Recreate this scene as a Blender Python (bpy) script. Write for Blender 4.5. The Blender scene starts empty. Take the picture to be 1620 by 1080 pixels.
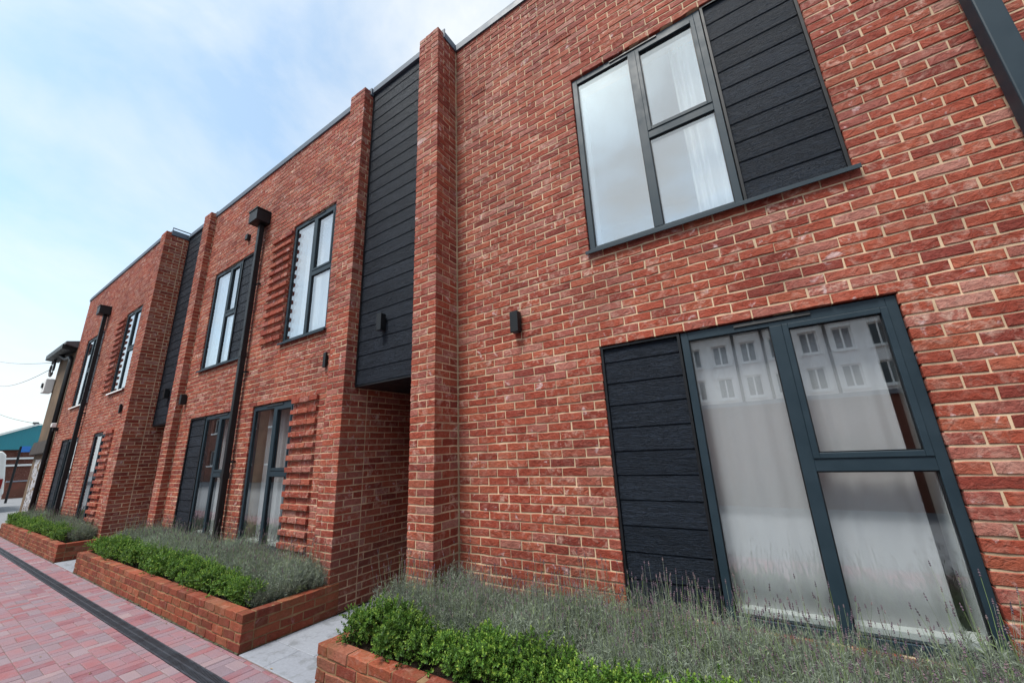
import bpy, math, random
import numpy as np
from mathutils import Vector, Matrix

random.seed(7); rng = np.random.default_rng(7)
S = bpy.context.scene
COL = S.collection
R = math.radians

# ------------------------------------------------------------------ camera, sky, sun, exposure
CAM = (2.6914, -3.1288, 1.586)
ROT = [[0.83643, 0.5463, -0.04405], [0.18246, -0.20177, 0.96229], [-0.5168, 0.81293, 0.26845]]   # right, up, forward
cd = bpy.data.cameras.new('camera'); cam = bpy.data.objects.new('camera', cd); COL.objects.link(cam)
cd.sensor_width = 36.0; cd.lens = 36.0 * 613.744 / 1620.0; cd.clip_start = 0.05; cd.clip_end = 1500
r_, u_, f_ = [Vector(v) for v in ROT]
cam.matrix_world = Matrix(((r_.x, u_.x, -f_.x, CAM[0]), (r_.y, u_.y, -f_.y, CAM[1]), (r_.z, u_.z, -f_.z, CAM[2]), (0, 0, 0, 1)))
S.camera = cam

SUN_EL, SUN_AZ = 62.0, 195.0        # azimuth clockwise from +Y: in front of the facade, a little to the left
w = bpy.data.worlds.new("World"); S.world = w; w.use_nodes = True
nt = w.node_tree; N = nt.nodes; LK = nt.links
for n in list(N): N.remove(n)
out = N.new('ShaderNodeOutputWorld'); bg = N.new('ShaderNodeBackground'); bg.inputs['Strength'].default_value = 0.1
sky = N.new('ShaderNodeTexSky'); sky.sky_type = 'NISHITA'; sky.sun_disc = False
sky.sun_elevation = R(SUN_EL); sky.sun_rotation = R(SUN_AZ); sky.air_density = 1.0; sky.dust_density = 1.5; sky.ozone_density = 1.0
tc = N.new('ShaderNodeTexCoord'); mp = N.new('ShaderNodeMapping'); mp.inputs['Scale'].default_value = (1.0, 1.0, 1.5)
mp.inputs['Location'].default_value = (-2.17, 1.58, 0.55)
nz = N.new('ShaderNodeTexNoise'); nz.inputs['Scale'].default_value = 1.75; nz.inputs['Detail'].default_value = 7; nz.inputs['Roughness'].default_value = 0.56
nz.inputs['Distortion'].default_value = 0.35
rp = N.new('ShaderNodeValToRGB'); rp.color_ramp.elements[0].position = 0.34; rp.color_ramp.elements[1].position = 0.64
rp.color_ramp.elements[0].color = (0.20, 0.20, 0.20, 1); rp.color_ramp.elements[1].color = (1, 1, 1, 1)
mx = N.new('ShaderNodeMix'); mx.data_type = 'RGBA'; mx.inputs[7].default_value = (6.0, 6.25, 6.4, 1)
sc = N.new('ShaderNodeMix'); sc.data_type = 'RGBA'; sc.blend_type = 'MULTIPLY'; sc.inputs[0].default_value = 1.0; sc.inputs[7].default_value = (1.6, 1.85, 1.7, 1)
LK.new(tc.outputs['Generated'], mp.inputs['Vector']); LK.new(mp.outputs['Vector'], nz.inputs['Vector']); LK.new(nz.outputs['Fac'], rp.inputs['Fac'])
LK.new(sky.outputs['Color'], sc.inputs[6]); LK.new(sc.outputs[2], mx.inputs[6]); LK.new(rp.outputs['Color'], mx.inputs[0]); LK.new(mx.outputs[2], bg.inputs['Color'])
LK.new(bg.outputs['Background'], out.inputs['Surface'])

sl = bpy.data.lights.new('sun', 'SUN'); sl.energy = 2.8; sl.angle = R(18); sl.color = (1.0, 0.97, 0.92)
so = bpy.data.objects.new('sun', sl); COL.objects.link(so)
so.rotation_euler = (R(90 - SUN_EL), 0, R(180 - SUN_AZ))

S.view_settings.view_transform = 'Standard'; S.view_settings.look = 'None'
S.view_settings.exposure = 0.75; S.view_settings.gamma = 1.0; S.view_settings.use_curve_mapping = False

def project(x, y, z):
    d = np.array([x, y, z]) - np.array(CAM); c = np.array(ROT) @ d
    if c[2] < 0.1: return None
    return 810 + 613.744 * c[0] / c[2], 540 - 613.744 * c[1] / c[2], c[2]

# ------------------------------------------------------------------ materials
def M(name):
    m = bpy.data.materials.new(name); m.use_nodes = True
    return m, m.node_tree.nodes, m.node_tree.links, m.node_tree.nodes['Principled BSDF']
def ramp(Nn, stops, interp='LINEAR'):
    r = Nn.new('ShaderNodeValToRGB'); cr = r.color_ramp; cr.interpolation = interp
    while len(cr.elements) < len(stops): cr.elements.new(0.5)
    for e, (p, c) in zip(cr.elements, stops):
        e.position = p; e.color = (*c, 1) if len(c) == 3 else c
    return r
def g(v): return (v, v, v)
def noise(Nn, L, vec, scale, detail=4, rough=0.55, dist=0.0):
    n = Nn.new('ShaderNodeTexNoise'); n.inputs['Scale'].default_value = scale; n.inputs['Detail'].default_value = detail
    n.inputs['Roughness'].default_value = rough; n.inputs['Distortion'].default_value = dist
    if vec is not None: L.new(vec, n.inputs['Vector'])
    return n
def mixc(Nn, L, fac, a, b, mode='MIX'):
    m = Nn.new('ShaderNodeMix'); m.data_type = 'RGBA'; m.blend_type = mode
    for s, v in ((0, fac), (6, a), (7, b)):
        if hasattr(v, 'is_linked'): L.new(v, m.inputs[s])
        elif s == 0: m.inputs[0].default_value = v
        else: m.inputs[s].default_value = (*v, 1)
    return m.outputs[2]
def math_(Nn, L, op, a, b=None):
    m = Nn.new('ShaderNodeMath'); m.operation = op
    for i, v in enumerate((a, b)):
        if v is None: continue
        if hasattr(v, 'is_linked'): L.new(v, m.inputs[i])
        else: m.inputs[i].default_value = v
    return m.outputs[0]
def bump(Nn, L, h, strength, dist, bsdf, prev=None):
    b = Nn.new('ShaderNodeBump'); b.inputs['Strength'].default_value = strength; b.inputs['Distance'].default_value = dist
    L.new(h, b.inputs['Height'])
    if prev is not None: L.new(prev.outputs['Normal'], b.inputs['Normal'])
    L.new(b.outputs['Normal'], bsdf.inputs['Normal'])
    return b
def piece_random(Nn, L):
    oi = Nn.new('ShaderNodeObjectInfo'); ge = Nn.new('ShaderNodeNewGeometry')
    a = math_(Nn, L, 'MULTIPLY', oi.outputs['Random'], 7.31)
    return math_(Nn, L, 'FRACT', math_(Nn, L, 'ADD', a, ge.outputs['Random Per Island'])), ge

def brick_material(name, stops, smear=0.9, moss=0.0, dirt=0.35, relief=0.9):
    m, Nn, L, b = M(name)
    t, ge = piece_random(Nn, L)
    pos = ge.outputs['Position']
    rc = ramp(Nn, stops); L.new(t, rc.inputs['Fac'])
    t2 = math_(Nn, L, 'FRACT', math_(Nn, L, 'MULTIPLY', t, 37.7))
    n0 = noise(Nn, L, pos, 1.1, 3, 0.6)
    tone = ramp(Nn, [(0.3, g(0.78)), (0.7, g(1.14))]); L.new(n0.outputs['Fac'], tone.inputs['Fac'])
    col = mixc(Nn, L, 1.0, rc.outputs['Color'], tone.outputs['Color'], 'MULTIPLY')
    n1 = noise(Nn, L, pos, 16, 6, 0.65, 0.6)
    r1 = ramp(Nn, [(0.48, g(0)), (0.72, g(1))]); L.new(n1.outputs['Fac'], r1.inputs['Fac'])
    r2 = ramp(Nn, [(0.2, g(0.15)), (0.6, g(0.5)), (0.97, g(1))]); L.new(t2, r2.inputs['Fac'])
    n7 = noise(Nn, L, pos, 2.3, 4, 0.6); r7 = ramp(Nn, [(0.4, g(0.45)), (0.66, g(1.35))]); L.new(n7.outputs['Fac'], r7.inputs['Fac'])
    smear_ = math_(Nn, L, 'MULTIPLY', r7.outputs['Color'], smear)
    f = math_(Nn, L, 'MULTIPLY', math_(Nn, L, 'MULTIPLY', r1.outputs['Color'], r2.outputs['Color']), smear_)
    col = mixc(Nn, L, f, col, (0.60, 0.41, 0.33))
    n8 = noise(Nn, L, pos, 8.5, 5, 0.62, 0.8); r8 = ramp(Nn, [(0.63, g(0)), (0.70, g(0.75))]); L.new(n8.outputs['Fac'], r8.inputs['Fac'])
    col = mixc(Nn, L, math_(Nn, L, 'MULTIPLY', r8.outputs['Color'], smear), col, (0.60, 0.46, 0.45))
    n2 = noise(Nn, L, pos, 55, 5, 0.7)
    r3 = ramp(Nn, [(0.28, g(0.42)), (0.44, g(0.95)), (0.56, g(1.0)), (0.75, g(1.3))]); L.new(n2.outputs['Fac'], r3.inputs['Fac'])
    col = mixc(Nn, L, 1.0, col, r3.outputs['Color'], 'MULTIPLY')
    if moss:
        n4 = noise(Nn, L, pos, 4.5, 6, 0.7); r4 = ramp(Nn, [(0.45, g(0)), (0.68, g(moss))]); L.new(n4.outputs['Fac'], r4.inputs['Fac'])
        col = mixc(Nn, L, r4.outputs['Color'], col, (0.085, 0.065, 0.025))
    sx = Nn.new('ShaderNodeSeparateXYZ'); L.new(pos, sx.inputs[0])
    nd = noise(Nn, L, pos, 3.5, 5, 0.7); hz = math_(Nn, L, 'ADD', sx.outputs['Z'], math_(Nn, L, 'MULTIPLY', nd.outputs['Fac'], -0.9))
    rd = ramp(Nn, [(0.0, g(dirt)), (0.35, g(0))]); L.new(hz, rd.inputs['Fac'])
    col = mixc(Nn, L, rd.outputs['Color'], col, (0.085, 0.045, 0.032))
    L.new(col, b.inputs['Base Color']); b.inputs['Roughness'].default_value = 0.82
    b.inputs['Specular IOR Level'].default_value = 0.3
    n3 = noise(Nn, L, pos, 120, 5, 0.65); mb_ = Nn.new('ShaderNodeMapping'); mb_.inputs['Scale'].default_value = (1, 1, 1.35); L.new(pos, mb_.inputs['Vector'])
    n5 = noise(Nn, L, mb_.outputs['Vector'], 15, 5, 0.58, 1.1)
    b1 = bump(Nn, L, n5.outputs['Fac'], relief, 0.016, b); bump(Nn, L, n3.outputs['Fac'], 0.7, 0.005, b, b1)
    return m
RED = [(0.0, (0.19, 0.034, 0.024)), (0.10, (0.22, 0.038, 0.0225)), (0.32, (0.268, 0.049, 0.027)), (0.55, (0.302, 0.062, 0.033)),
       (0.72, (0.318, 0.080, 0.043)), (0.86, (0.26, 0.066, 0.050)), (0.96, (0.31, 0.105, 0.078)), (1.0, (0.36, 0.16, 0.125))]
MB_ = brick_material('red_brick', RED)
ORANGE = [(0.0, (0.15, 0.030, 0.017)), (0.3, (0.205, 0.042, 0.022)), (0.6, (0.25, 0.056, 0.027)), (0.9, (0.275, 0.075, 0.036)), (1.0, (0.26, 0.095, 0.06))]
MPB = brick_material('planter_brick', ORANGE, 0.25, 0.5, 0.0, 0.3)

def plain(name, col, rough=0.6, metal=0.0, nscale=0, namp=0.15, bscale=0, bstr=0.2, bdist=0.003, spec=0.5, stretch=None):
    m, Nn, L, b = M(name)
    b.inputs['Base Color'].default_value = (*col, 1); b.inputs['Roughness'].default_value = rough; b.inputs['Metallic'].default_value = metal
    b.inputs['Specular IOR Level'].default_value = spec
    ge = Nn.new('ShaderNodeNewGeometry'); pos = ge.outputs['Position']
    if stretch:
        mpn = Nn.new('ShaderNodeMapping'); mpn.inputs['Scale'].default_value = stretch; L.new(pos, mpn.inputs['Vector']); pos = mpn.outputs['Vector']
    if nscale:
        n = noise(Nn, L, pos, nscale, 6, 0.65); r = ramp(Nn, [(0.3, g(1 - namp)), (0.7, g(1 + namp))]); L.new(n.outputs['Fac'], r.inputs['Fac'])
        L.new(mixc(Nn, L, 1.0, col, r.outputs['Color'], 'MULTIPLY'), b.inputs['Base Color'])
        rr = ramp(Nn, [(0.3, g(max(0, rough - 0.1))), (0.7, g(min(1, rough + 0.12)))]); L.new(n.outputs['Fac'], rr.inputs['Fac']); L.new(rr.outputs['Color'], b.inputs['Roughness'])
    if bscale:
        n = noise(Nn, L, pos, bscale, 5, 0.6); bump(Nn, L, n.outputs['Fac'], bstr, bdist, b)
    return m
MORTAR = plain('mortar', (0.53, 0.39, 0.26), 0.9, nscale=2.2, namp=0.4, bscale=150, bstr=0.5, bdist=0.003, spec=0.2)
PMORT = plain('planter_mortar', (0.24, 0.15, 0.08), 0.9, nscale=5.0, namp=0.35, bscale=150, bstr=0.5, bdist=0.003, spec=0.2)
FRAME = plain('slate_metal', (0.016, 0.031, 0.043), 0.5, nscale=6, namp=0.10, bscale=300, bstr=0.05, bdist=0.001, spec=0.3)
BLACK = plain('black_metal', (0.008, 0.009, 0.011), 0.45, nscale=9, namp=0.2, bscale=200, bstr=0.06, bdist=0.001, spec=0.3)
FLASH = plain('lead_coping', (0.07, 0.092, 0.125), 0.55, 0.0, nscale=4, namp=0.2, bscale=40, bstr=0.06, bdist=0.004)
ROOFM = plain('roof_felt', (0.10, 0.10, 0.11), 0.9, nscale=5)
WHITE = plain('white_paint', (0.78, 0.78, 0.76), 0.5, nscale=5, namp=0.06)
ROOM = plain('room_paint', (0.45, 0.44, 0.42), 0.8, nscale=2, namp=0.05)
SOIL = plain('soil', (0.028, 0.019, 0.013), 0.95, nscale=30, namp=0.5, bscale=60, bstr=1.0, bdist=0.02, spec=0.2)
MOSS = plain('moss_grit', (0.045, 0.045, 0.022), 0.95, nscale=60, namp=0.5, bscale=150, bstr=0.8)
SAND = plain('joint_sand', (0.16, 0.11, 0.10), 0.95, nscale=20, namp=0.3, bscale=200, bstr=0.3)

def board_material():
    m, Nn, L, b = M('charcoal_board')
    t, ge = piece_random(Nn, L)
    mpn = Nn.new('ShaderNodeMapping'); mpn.inputs['Scale'].default_value = (1.6, 1.6, 26)
    off = Nn.new('ShaderNodeCombineXYZ'); L.new(math_(Nn, L, 'MULTIPLY', t, 40.0), off.inputs['X'])
    va = Nn.new('ShaderNodeVectorMath'); va.operation = 'ADD'; L.new(ge.outputs['Position'], va.inputs[0]); L.new(off.outputs[0], va.inputs[1])
    L.new(va.outputs[0], mpn.inputs['Vector'])
    n = noise(Nn, L, mpn.outputs['Vector'], 2.4, 5, 0.6, 1.8)
    wv = math_(Nn, L, 'SINE', math_(Nn, L, 'MULTIPLY', n.outputs['Fac'], 30.0))
    nf = noise(Nn, L, mpn.outputs['Vector'], 14, 4, 0.7)
    h = math_(Nn, L, 'ADD', math_(Nn, L, 'MULTIPLY', wv, 0.6), nf.outputs['Fac'])
    rc = ramp(Nn, [(0.0, (0.014, 0.022, 0.037)), (1.0, (0.024, 0.034, 0.053))]); L.new(t, rc.inputs['Fac'])
    r2 = ramp(Nn, [(0.25, g(0.72)), (0.75, g(1.2))]); L.new(nf.outputs['Fac'], r2.inputs['Fac'])
    sp = noise(Nn, L, ge.outputs['Position'], 26, 2); rs = ramp(Nn, [(0.79, g(0)), (0.82, g(0.5))]); L.new(sp.outputs['Fac'], rs.inputs['Fac'])
    c = mixc(Nn, L, 1.0, rc.outputs['Color'], r2.outputs['Color'], 'MULTIPLY')
    r5 = ramp(Nn, [(0.0, g(0.55)), (0.6, g(1.15))]); L.new(math_(Nn, L, 'ADD', math_(Nn, L, 'MULTIPLY', wv, 0.5), 0.5), r5.inputs['Fac']); c = mixc(Nn, L, 1.0, c, r5.outputs['Color'], 'MULTIPLY')
    L.new(mixc(Nn, L, rs.outputs['Color'], c, (0.14, 0.15, 0.16)), b.inputs['Base Color'])
    b.inputs['Roughness'].default_value = 0.5; b.inputs['Specular IOR Level'].default_value = 0.22
    bump(Nn, L, h, 1.0, 0.011, b)
    return m
BOARD = board_material()

def glass_material(name, base, tint=(0.95, 0.97, 0.97)):
    m, Nn, L, b = M(name); Nn.remove(b)
    o = [n for n in Nn if n.type == 'OUTPUT_MATERIAL'][0]
    tr = Nn.new('ShaderNodeBsdfTransparent'); tr.inputs['Color'].default_value = (*tint, 1)
    gl = Nn.new('ShaderNodeBsdfGlossy'); gl.inputs['Roughness'].default_value = 0.0; gl.inputs['Color'].default_value = (0.92, 0.96, 1.0, 1)
    ge = Nn.new('ShaderNodeNewGeometry'); n = noise(Nn, L, ge.outputs['Position'], 1.3, 1, 0.3)
    bp = Nn.new('ShaderNodeBump'); bp.inputs['Strength'].default_value = 0.012; bp.inputs['Distance'].default_value = 0.05; L.new(n.outputs['Fac'], bp.inputs['Height'])
    L.new(bp.outputs['Normal'], gl.inputs['Normal'])
    lw = Nn.new('ShaderNodeLayerWeight'); lw.inputs['Blend'].default_value = 0.5
    f = math_(Nn, L, 'MINIMUM', math_(Nn, L, 'ADD', math_(Nn, L, 'MULTIPLY', math_(Nn, L, 'POWER', lw.outputs['Facing'], 4.0), 0.8), base), 0.95)
    mi = Nn.new('ShaderNodeMixShader'); L.new(f, mi.inputs[0]); L.new(tr.outputs[0], mi.inputs[1]); L.new(gl.outputs[0], mi.inputs[2]); L.new(mi.outputs[0], o.inputs['Surface'])
    return m
GLASS = glass_material('window_glass', 0.32)
GLASSD = glass_material('lower_window_glass', 0.19)

def cloth(name, col):
    m, Nn, L, b = M(name); b.inputs['Base Color'].default_value = (*col, 1); b.inputs['Roughness'].default_value = 0.9
    b.inputs['Specular IOR Level'].default_value = 0.1
    ge = Nn.new('ShaderNodeNewGeometry'); n = noise(Nn, L, ge.outputs['Position'], 400, 2); bump(Nn, L, n.outputs['Fac'], 0.15, 0.001, b)
    return m
CURT = cloth('white_curtain', (0.85, 0.85, 0.85)); NET = cloth('grey_net', (0.68, 0.66, 0.675))

def paver_material():
    m, Nn, L, b = M('paver_concrete')
    t, ge = piece_random(Nn, L); pos = ge.outputs['Position']
    rc = ramp(Nn, [(0.0, (0.185, 0.07, 0.085)), (0.2, (0.245, 0.09, 0.098)), (0.42, (0.25, 0.125, 0.138)), (0.6, (0.225, 0.135, 0.15)), (0.78, (0.19, 0.14, 0.16)), (0.9, (0.27, 0.19, 0.20)), (1.0, (0.155, 0.115, 0.135))])
    L.new(t, rc.inputs['Fac'])
    n = noise(Nn, L, pos, 5, 5, 0.6); r = ramp(Nn, [(0.38, g(0)), (0.68, g(0.65))]); L.new(n.outputs['Fac'], r.inputs['Fac'])
    c = mixc(Nn, L, r.outputs['Color'], rc.outputs['Color'], (0.20, 0.155, 0.19))
    n2 = noise(Nn, L, pos, 160, 3, 0.7); r2 = ramp(Nn, [(0.3, g(0.72)), (0.7, g(1.22))]); L.new(n2.outputs['Fac'], r2.inputs['Fac'])
    c = mixc(Nn, L, 1.0, c, r2.outputs['Color'], 'MULTIPLY')
    L.new(c, b.inputs['Base Color']); b.inputs['Roughness'].default_value = 0.72; b.inputs['Specular IOR Level'].default_value = 0.4
    bump(Nn, L, n2.outputs['Fac'], 0.4, 0.002, b)
    return m
PAVER = paver_material()
def stone_material():
    m, Nn, L, b = M('pale_stone'); t, ge = piece_random(Nn, L); pos = ge.outputs['Position']
    rc = ramp(Nn, [(0, (0.195, 0.212, 0.25)), (1, (0.25, 0.268, 0.305))]); L.new(t, rc.inputs['Fac'])
    n = noise(Nn, L, pos, 7, 6, 0.6, 0.4); r = ramp(Nn, [(0.52, g(0)), (0.64, g(0.75))]); L.new(n.outputs['Fac'], r.inputs['Fac'])
    c = mixc(Nn, L, r.outputs['Color'], rc.outputs['Color'], (0.15, 0.16, 0.175))
    n2 = noise(Nn, L, pos, 40, 5, 0.7); r2 = ramp(Nn, [(0.3, g(0.85)), (0.7, g(1.1))]); L.new(n2.outputs['Fac'], r2.inputs['Fac'])
    L.new(mixc(Nn, L, 1.0, c, r2.outputs['Color'], 'MULTIPLY'), b.inputs['Base Color']); b.inputs['Roughness'].default_value = 0.7
    bump(Nn, L, n2.outputs['Fac'], 0.2, 0.002, b)
    return m
STONE = stone_material()

def leaf_material(name, stops, trans=0.25, rough=0.5):
    m, Nn, L, b = M(name)
    at = Nn.new('ShaderNodeAttribute'); at.attribute_name = 'tone'
    oi = Nn.new('ShaderNodeObjectInfo')
    rc = ramp(Nn, stops); L.new(at.outputs['Fac'], rc.inputs['Fac'])
    v = ramp(Nn, [(0, g(0.72)), (1, g(1.2))]); L.new(oi.outputs['Random'], v.inputs['Fac'])
    c = mixc(Nn, L, 1.0, rc.outputs['Color'], v.outputs['Color'], 'MULTIPLY')
    L.new(c, b.inputs['Base Color']); b.inputs['Roughness'].default_value = rough; b.inputs['Specular IOR Level'].default_value = 0.35
    tl = Nn.new('ShaderNodeBsdfTranslucent'); L.new(c, tl.inputs['Color'])
    mi = Nn.new('ShaderNodeMixShader'); mi.inputs[0].default_value = trans
    o = [n for n in Nn if n.type == 'OUTPUT_MATERIAL'][0]
    L.new(b.outputs[0], mi.inputs[1]); L.new(tl.outputs[0], mi.inputs[2]); L.new(mi.outputs[0], o.inputs['Surface'])
    return m
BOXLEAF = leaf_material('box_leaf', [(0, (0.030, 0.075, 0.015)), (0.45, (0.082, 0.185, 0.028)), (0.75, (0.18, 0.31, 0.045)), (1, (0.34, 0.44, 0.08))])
LAVLEAF = leaf_material('lavender_leaf', [(0, (0.15, 0.165, 0.14)), (0.5, (0.21, 0.25, 0.20)), (0.85, (0.29, 0.33, 0.25)), (1, (0.24, 0.33, 0.13))], 0.3, 0.7)
LAVFLOWER = leaf_material('lavender_flower', [(0, (0.06, 0.045, 0.055)), (0.5, (0.115, 0.075, 0.105)), (1, (0.18, 0.13, 0.125))], 0.1, 0.8)
TWIG = plain('twig_bark', (0.06, 0.045, 0.03), 0.9, nscale=40)

# ------------------------------------------------------------------ mesh helpers
def wloc(p):
    v = Vector((0, 0, 0))
    while p is not None: v += p.location; p = p.parent
    return v
def add_obj(name, me, parent=None, loc=(0, 0, 0), rz=0.0):
    o = bpy.data.objects.new(name, me); COL.objects.link(o)
    o.location = loc; o.rotation_euler = (0, 0, rz)
    if parent is not None: o.parent = parent
    return o
def tag(o, label=None, cat=None, group=None, kind=None):
    if label: o['label'] = label
    if cat: o['category'] = cat
    if group: o['group'] = group
    if kind: o['kind'] = kind
    return o
def thing(name, label, cat, loc=(0, 0, 0), group=None):
    return tag(add_obj(name, None, None, loc), label, cat, group)
class MB:
    def __init__(s): s.v = []; s.f = []
    def face(s, pts):
        n = len(s.v); s.v += [tuple(p) for p in pts]; s.f.append(tuple(range(n, n + len(pts))))
    def box(s, x0, x1, y0, y1, z0, z1):
        n = len(s.v)
        s.v += [(x0, y0, z0), (x1, y0, z0), (x1, y1, z0), (x0, y1, z0), (x0, y0, z1), (x1, y0, z1), (x1, y1, z1), (x0, y1, z1)]
        s.f += [tuple(n + i for i in q) for q in ((3, 2, 1, 0), (4, 5, 6, 7), (0, 1, 5, 4), (1, 2, 6, 5), (2, 3, 7, 6), (3, 0, 4, 7))]
        return s
    def prism(s, prof, axis, a0, a1):
        """extrude a closed outline of (p, q): axis 'x' -> (y, z), 'y' -> (x, z), 'z' -> (x, y)"""
        def P(p, q, a): return {'x': (a, p, q), 'y': (p, a, q), 'z': (p, q, a)}[axis]
        n = len(s.v); k = len(prof)
        s.v += [P(p, q, a0) for p, q in prof] + [P(p, q, a1) for p, q in prof]
        s.f.append(tuple(n + i for i in reversed(range(k)))); s.f.append(tuple(n + k + i for i in range(k)))
        for i in range(k): s.f.append((n + i, n + (i + 1) % k, n + k + (i + 1) % k, n + k + i))
        return s
    def tube(s, pts, rad, seg=8, caps=True):
        pts = [Vector(p) for p in pts]; n0 = len(s.v)
        rads = rad if isinstance(rad, (list, tuple)) else [rad] * len(pts)
        for i, p in enumerate(pts):
            t = (pts[min(i + 1, len(pts) - 1)] - pts[max(i - 1, 0)]).normalized()
            a = t.cross(Vector((0, 0, 1)) if abs(t.z) < 0.9 else Vector((1, 0, 0))).normalized(); b = t.cross(a)
            for k in range(seg):
                th = 2 * math.pi * k / seg; s.v.append(tuple(p + rads[i] * (math.cos(th) * a + math.sin(th) * b)))
        for i in range(len(pts) - 1):
            for k in range(seg):
                a = n0 + i * seg + k; b = n0 + i * seg + (k + 1) % seg
                s.f.append((a, b, b + seg, a + seg))
        if caps:
            s.f.append(tuple(n0 + k for k in reversed(range(seg)))); s.f.append(tuple(n0 + (len(pts) - 1) * seg + k for k in range(seg)))
        return s
    def build(s, name, mat, parent=None, kind=None, bevel=0.0, smooth=False):
        o_ = wloc(parent) if parent is not None else Vector((0, 0, 0))
        me = bpy.data.meshes.new(name); me.from_pydata([(x - o_.x, y - o_.y, z - o_.z) for x, y, z in s.v], [], s.f)
        me.materials.append(mat); me.update()
        import bmesh
        bm = bmesh.new(); bm.from_mesh(me); bmesh.ops.recalc_face_normals(bm, faces=bm.faces); bm.to_mesh(me); bm.free()
        if smooth: me.polygons.foreach_set('use_smooth', [True] * len(me.polygons))
        ob = add_obj(name, me, parent)
        if bevel:
            md = ob.modifiers.new('bevel', 'BEVEL'); md.width = bevel; md.segments = 2; md.limit_method = 'ANGLE'; md.angle_limit = R(40)
        if kind: ob['kind'] = kind
        return ob
def mesh_np(name, V, F, mat):
    me = bpy.data.meshes.new(name); me.from_pydata(V.tolist() if hasattr(V, 'tolist') else V, [], F); me.materials.append(mat); me.update(); return me

def slab(mb, x0, x1, z0, z1, y0, y1, holes, swap=False):
    xs = sorted({x0, x1, *[min(max(v, x0), x1) for h in holes for v in h[:2]]}); zs = sorted({z0, z1, *[min(max(v, z0), z1) for h in holes for v in h[2:]]})
    def solid(i, j):
        if i < 0 or j < 0 or i >= len(xs) - 1 or j >= len(zs) - 1: return False
        cx, cz = (xs[i] + xs[i + 1]) / 2, (zs[j] + zs[j + 1]) / 2
        return not any(h[0] < cx < h[1] and h[2] < cz < h[3] for h in holes)
    T = (lambda x, y, z: (y, x, z)) if swap else (lambda x, y, z: (x, y, z))
    for i in range(len(xs) - 1):
        for j in range(len(zs) - 1):
            if not solid(i, j): continue
            a, b, c, d = xs[i], xs[i + 1], zs[j], zs[j + 1]
            mb.face([T(a, y0, c), T(b, y0, c), T(b, y0, d), T(a, y0, d)]); mb.face([T(a, y1, c), T(a, y1, d), T(b, y1, d), T(b, y1, c)])
            if not solid(i - 1, j): mb.face([T(a, y0, c), T(a, y0, d), T(a, y1, d), T(a, y1, c)])
            if not solid(i + 1, j): mb.face([T(b, y0, c), T(b, y1, c), T(b, y1, d), T(b, y0, d)])
            if not solid(i, j - 1): mb.face([T(a, y0, c), T(a, y1, c), T(b, y1, c), T(b, y0, c)])
            if not solid(i, j + 1): mb.face([T(a, y0, d), T(b, y0, d), T(b, y1, d), T(a, y1, d)])

# ------------------------------------------------------------------ bricks
RING = np.array([(-1, -1), (-1 / 3, -1), (1 / 3, -1), (1, -1), (1, 1), (1 / 3, 1), (-1 / 3, 1), (-1, 1)], float)
BF = [(8 * a + i, 8 * a + (i + 1) % 8, 8 * (a + 1) + (i + 1) % 8, 8 * (a + 1) + i) for a in (0, 1) for i in range(8)] + [(16, 17, 22, 23), (17, 18, 21, 22), (18, 19, 20, 21)]
def brick_verts(l, h, d, rough=1.0):
    j = rng.normal(0, 1, (8, 2)) * np.array([0.0015, 0.0019]) * rough
    j[[0, 3, 4, 7]] *= 0.8
    o = RING * np.array([l / 2, h / 2]) + j
    ch = 0.0035
    inn = RING * np.array([l / 2 - ch, h / 2 - ch]) + j + rng.normal(0, 0.0007, (8, 2)) * rough
    V = np.zeros((24, 3))
    V[0:8, [0, 2]] = RING * np.array([l / 2, h / 2]); V[0:8, 1] = d
    V[8:16, [0, 2]] = o; V[8:16, 1] = 0.004 + rng.normal(0, 0.0006, 8) * rough
    tilt = rng.normal(0, 0.0009) * rough
    V[16:24, [0, 2]] = inn; V[16:24, 1] = rng.normal(0, 0.0009, 8) * rough + tilt * RING[:, 1]
    return V

class Brick:
    __slots__ = ('c', 'l', 'h', 'd', 'rz', 'a')
def score(b, keep):
    ux, uy = math.cos(b.rz), math.sin(b.rz)
    n = (uy, -ux)
    if (CAM[0] - b.c[0]) * n[0] + (CAM[1] - b.c[1]) * n[1] <= 0: return 0
    ps = [project(b.c[0] + ux * s * b.l / 2, b.c[1] + uy * s * b.l / 2, b.c[2] + t * b.h / 2) for s, t in ((-1, -1), (1, -1), (1, 1), (-1, 1))]
    if any(p is None for p in ps): return 0
    cx = sum(p[0] for p in ps) / 4; cy = sum(p[1] for p in ps) / 4
    if not (5 < cx < 1615 and 5 < cy < 1075): return 0
    if keep is not None and not keep(b, cx, cy): return 0
    return abs(sum(ps[i][0] * ps[(i + 1) % 4][1] - ps[(i + 1) % 4][0] * ps[i][1] for i in range(4))) / 2

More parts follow.
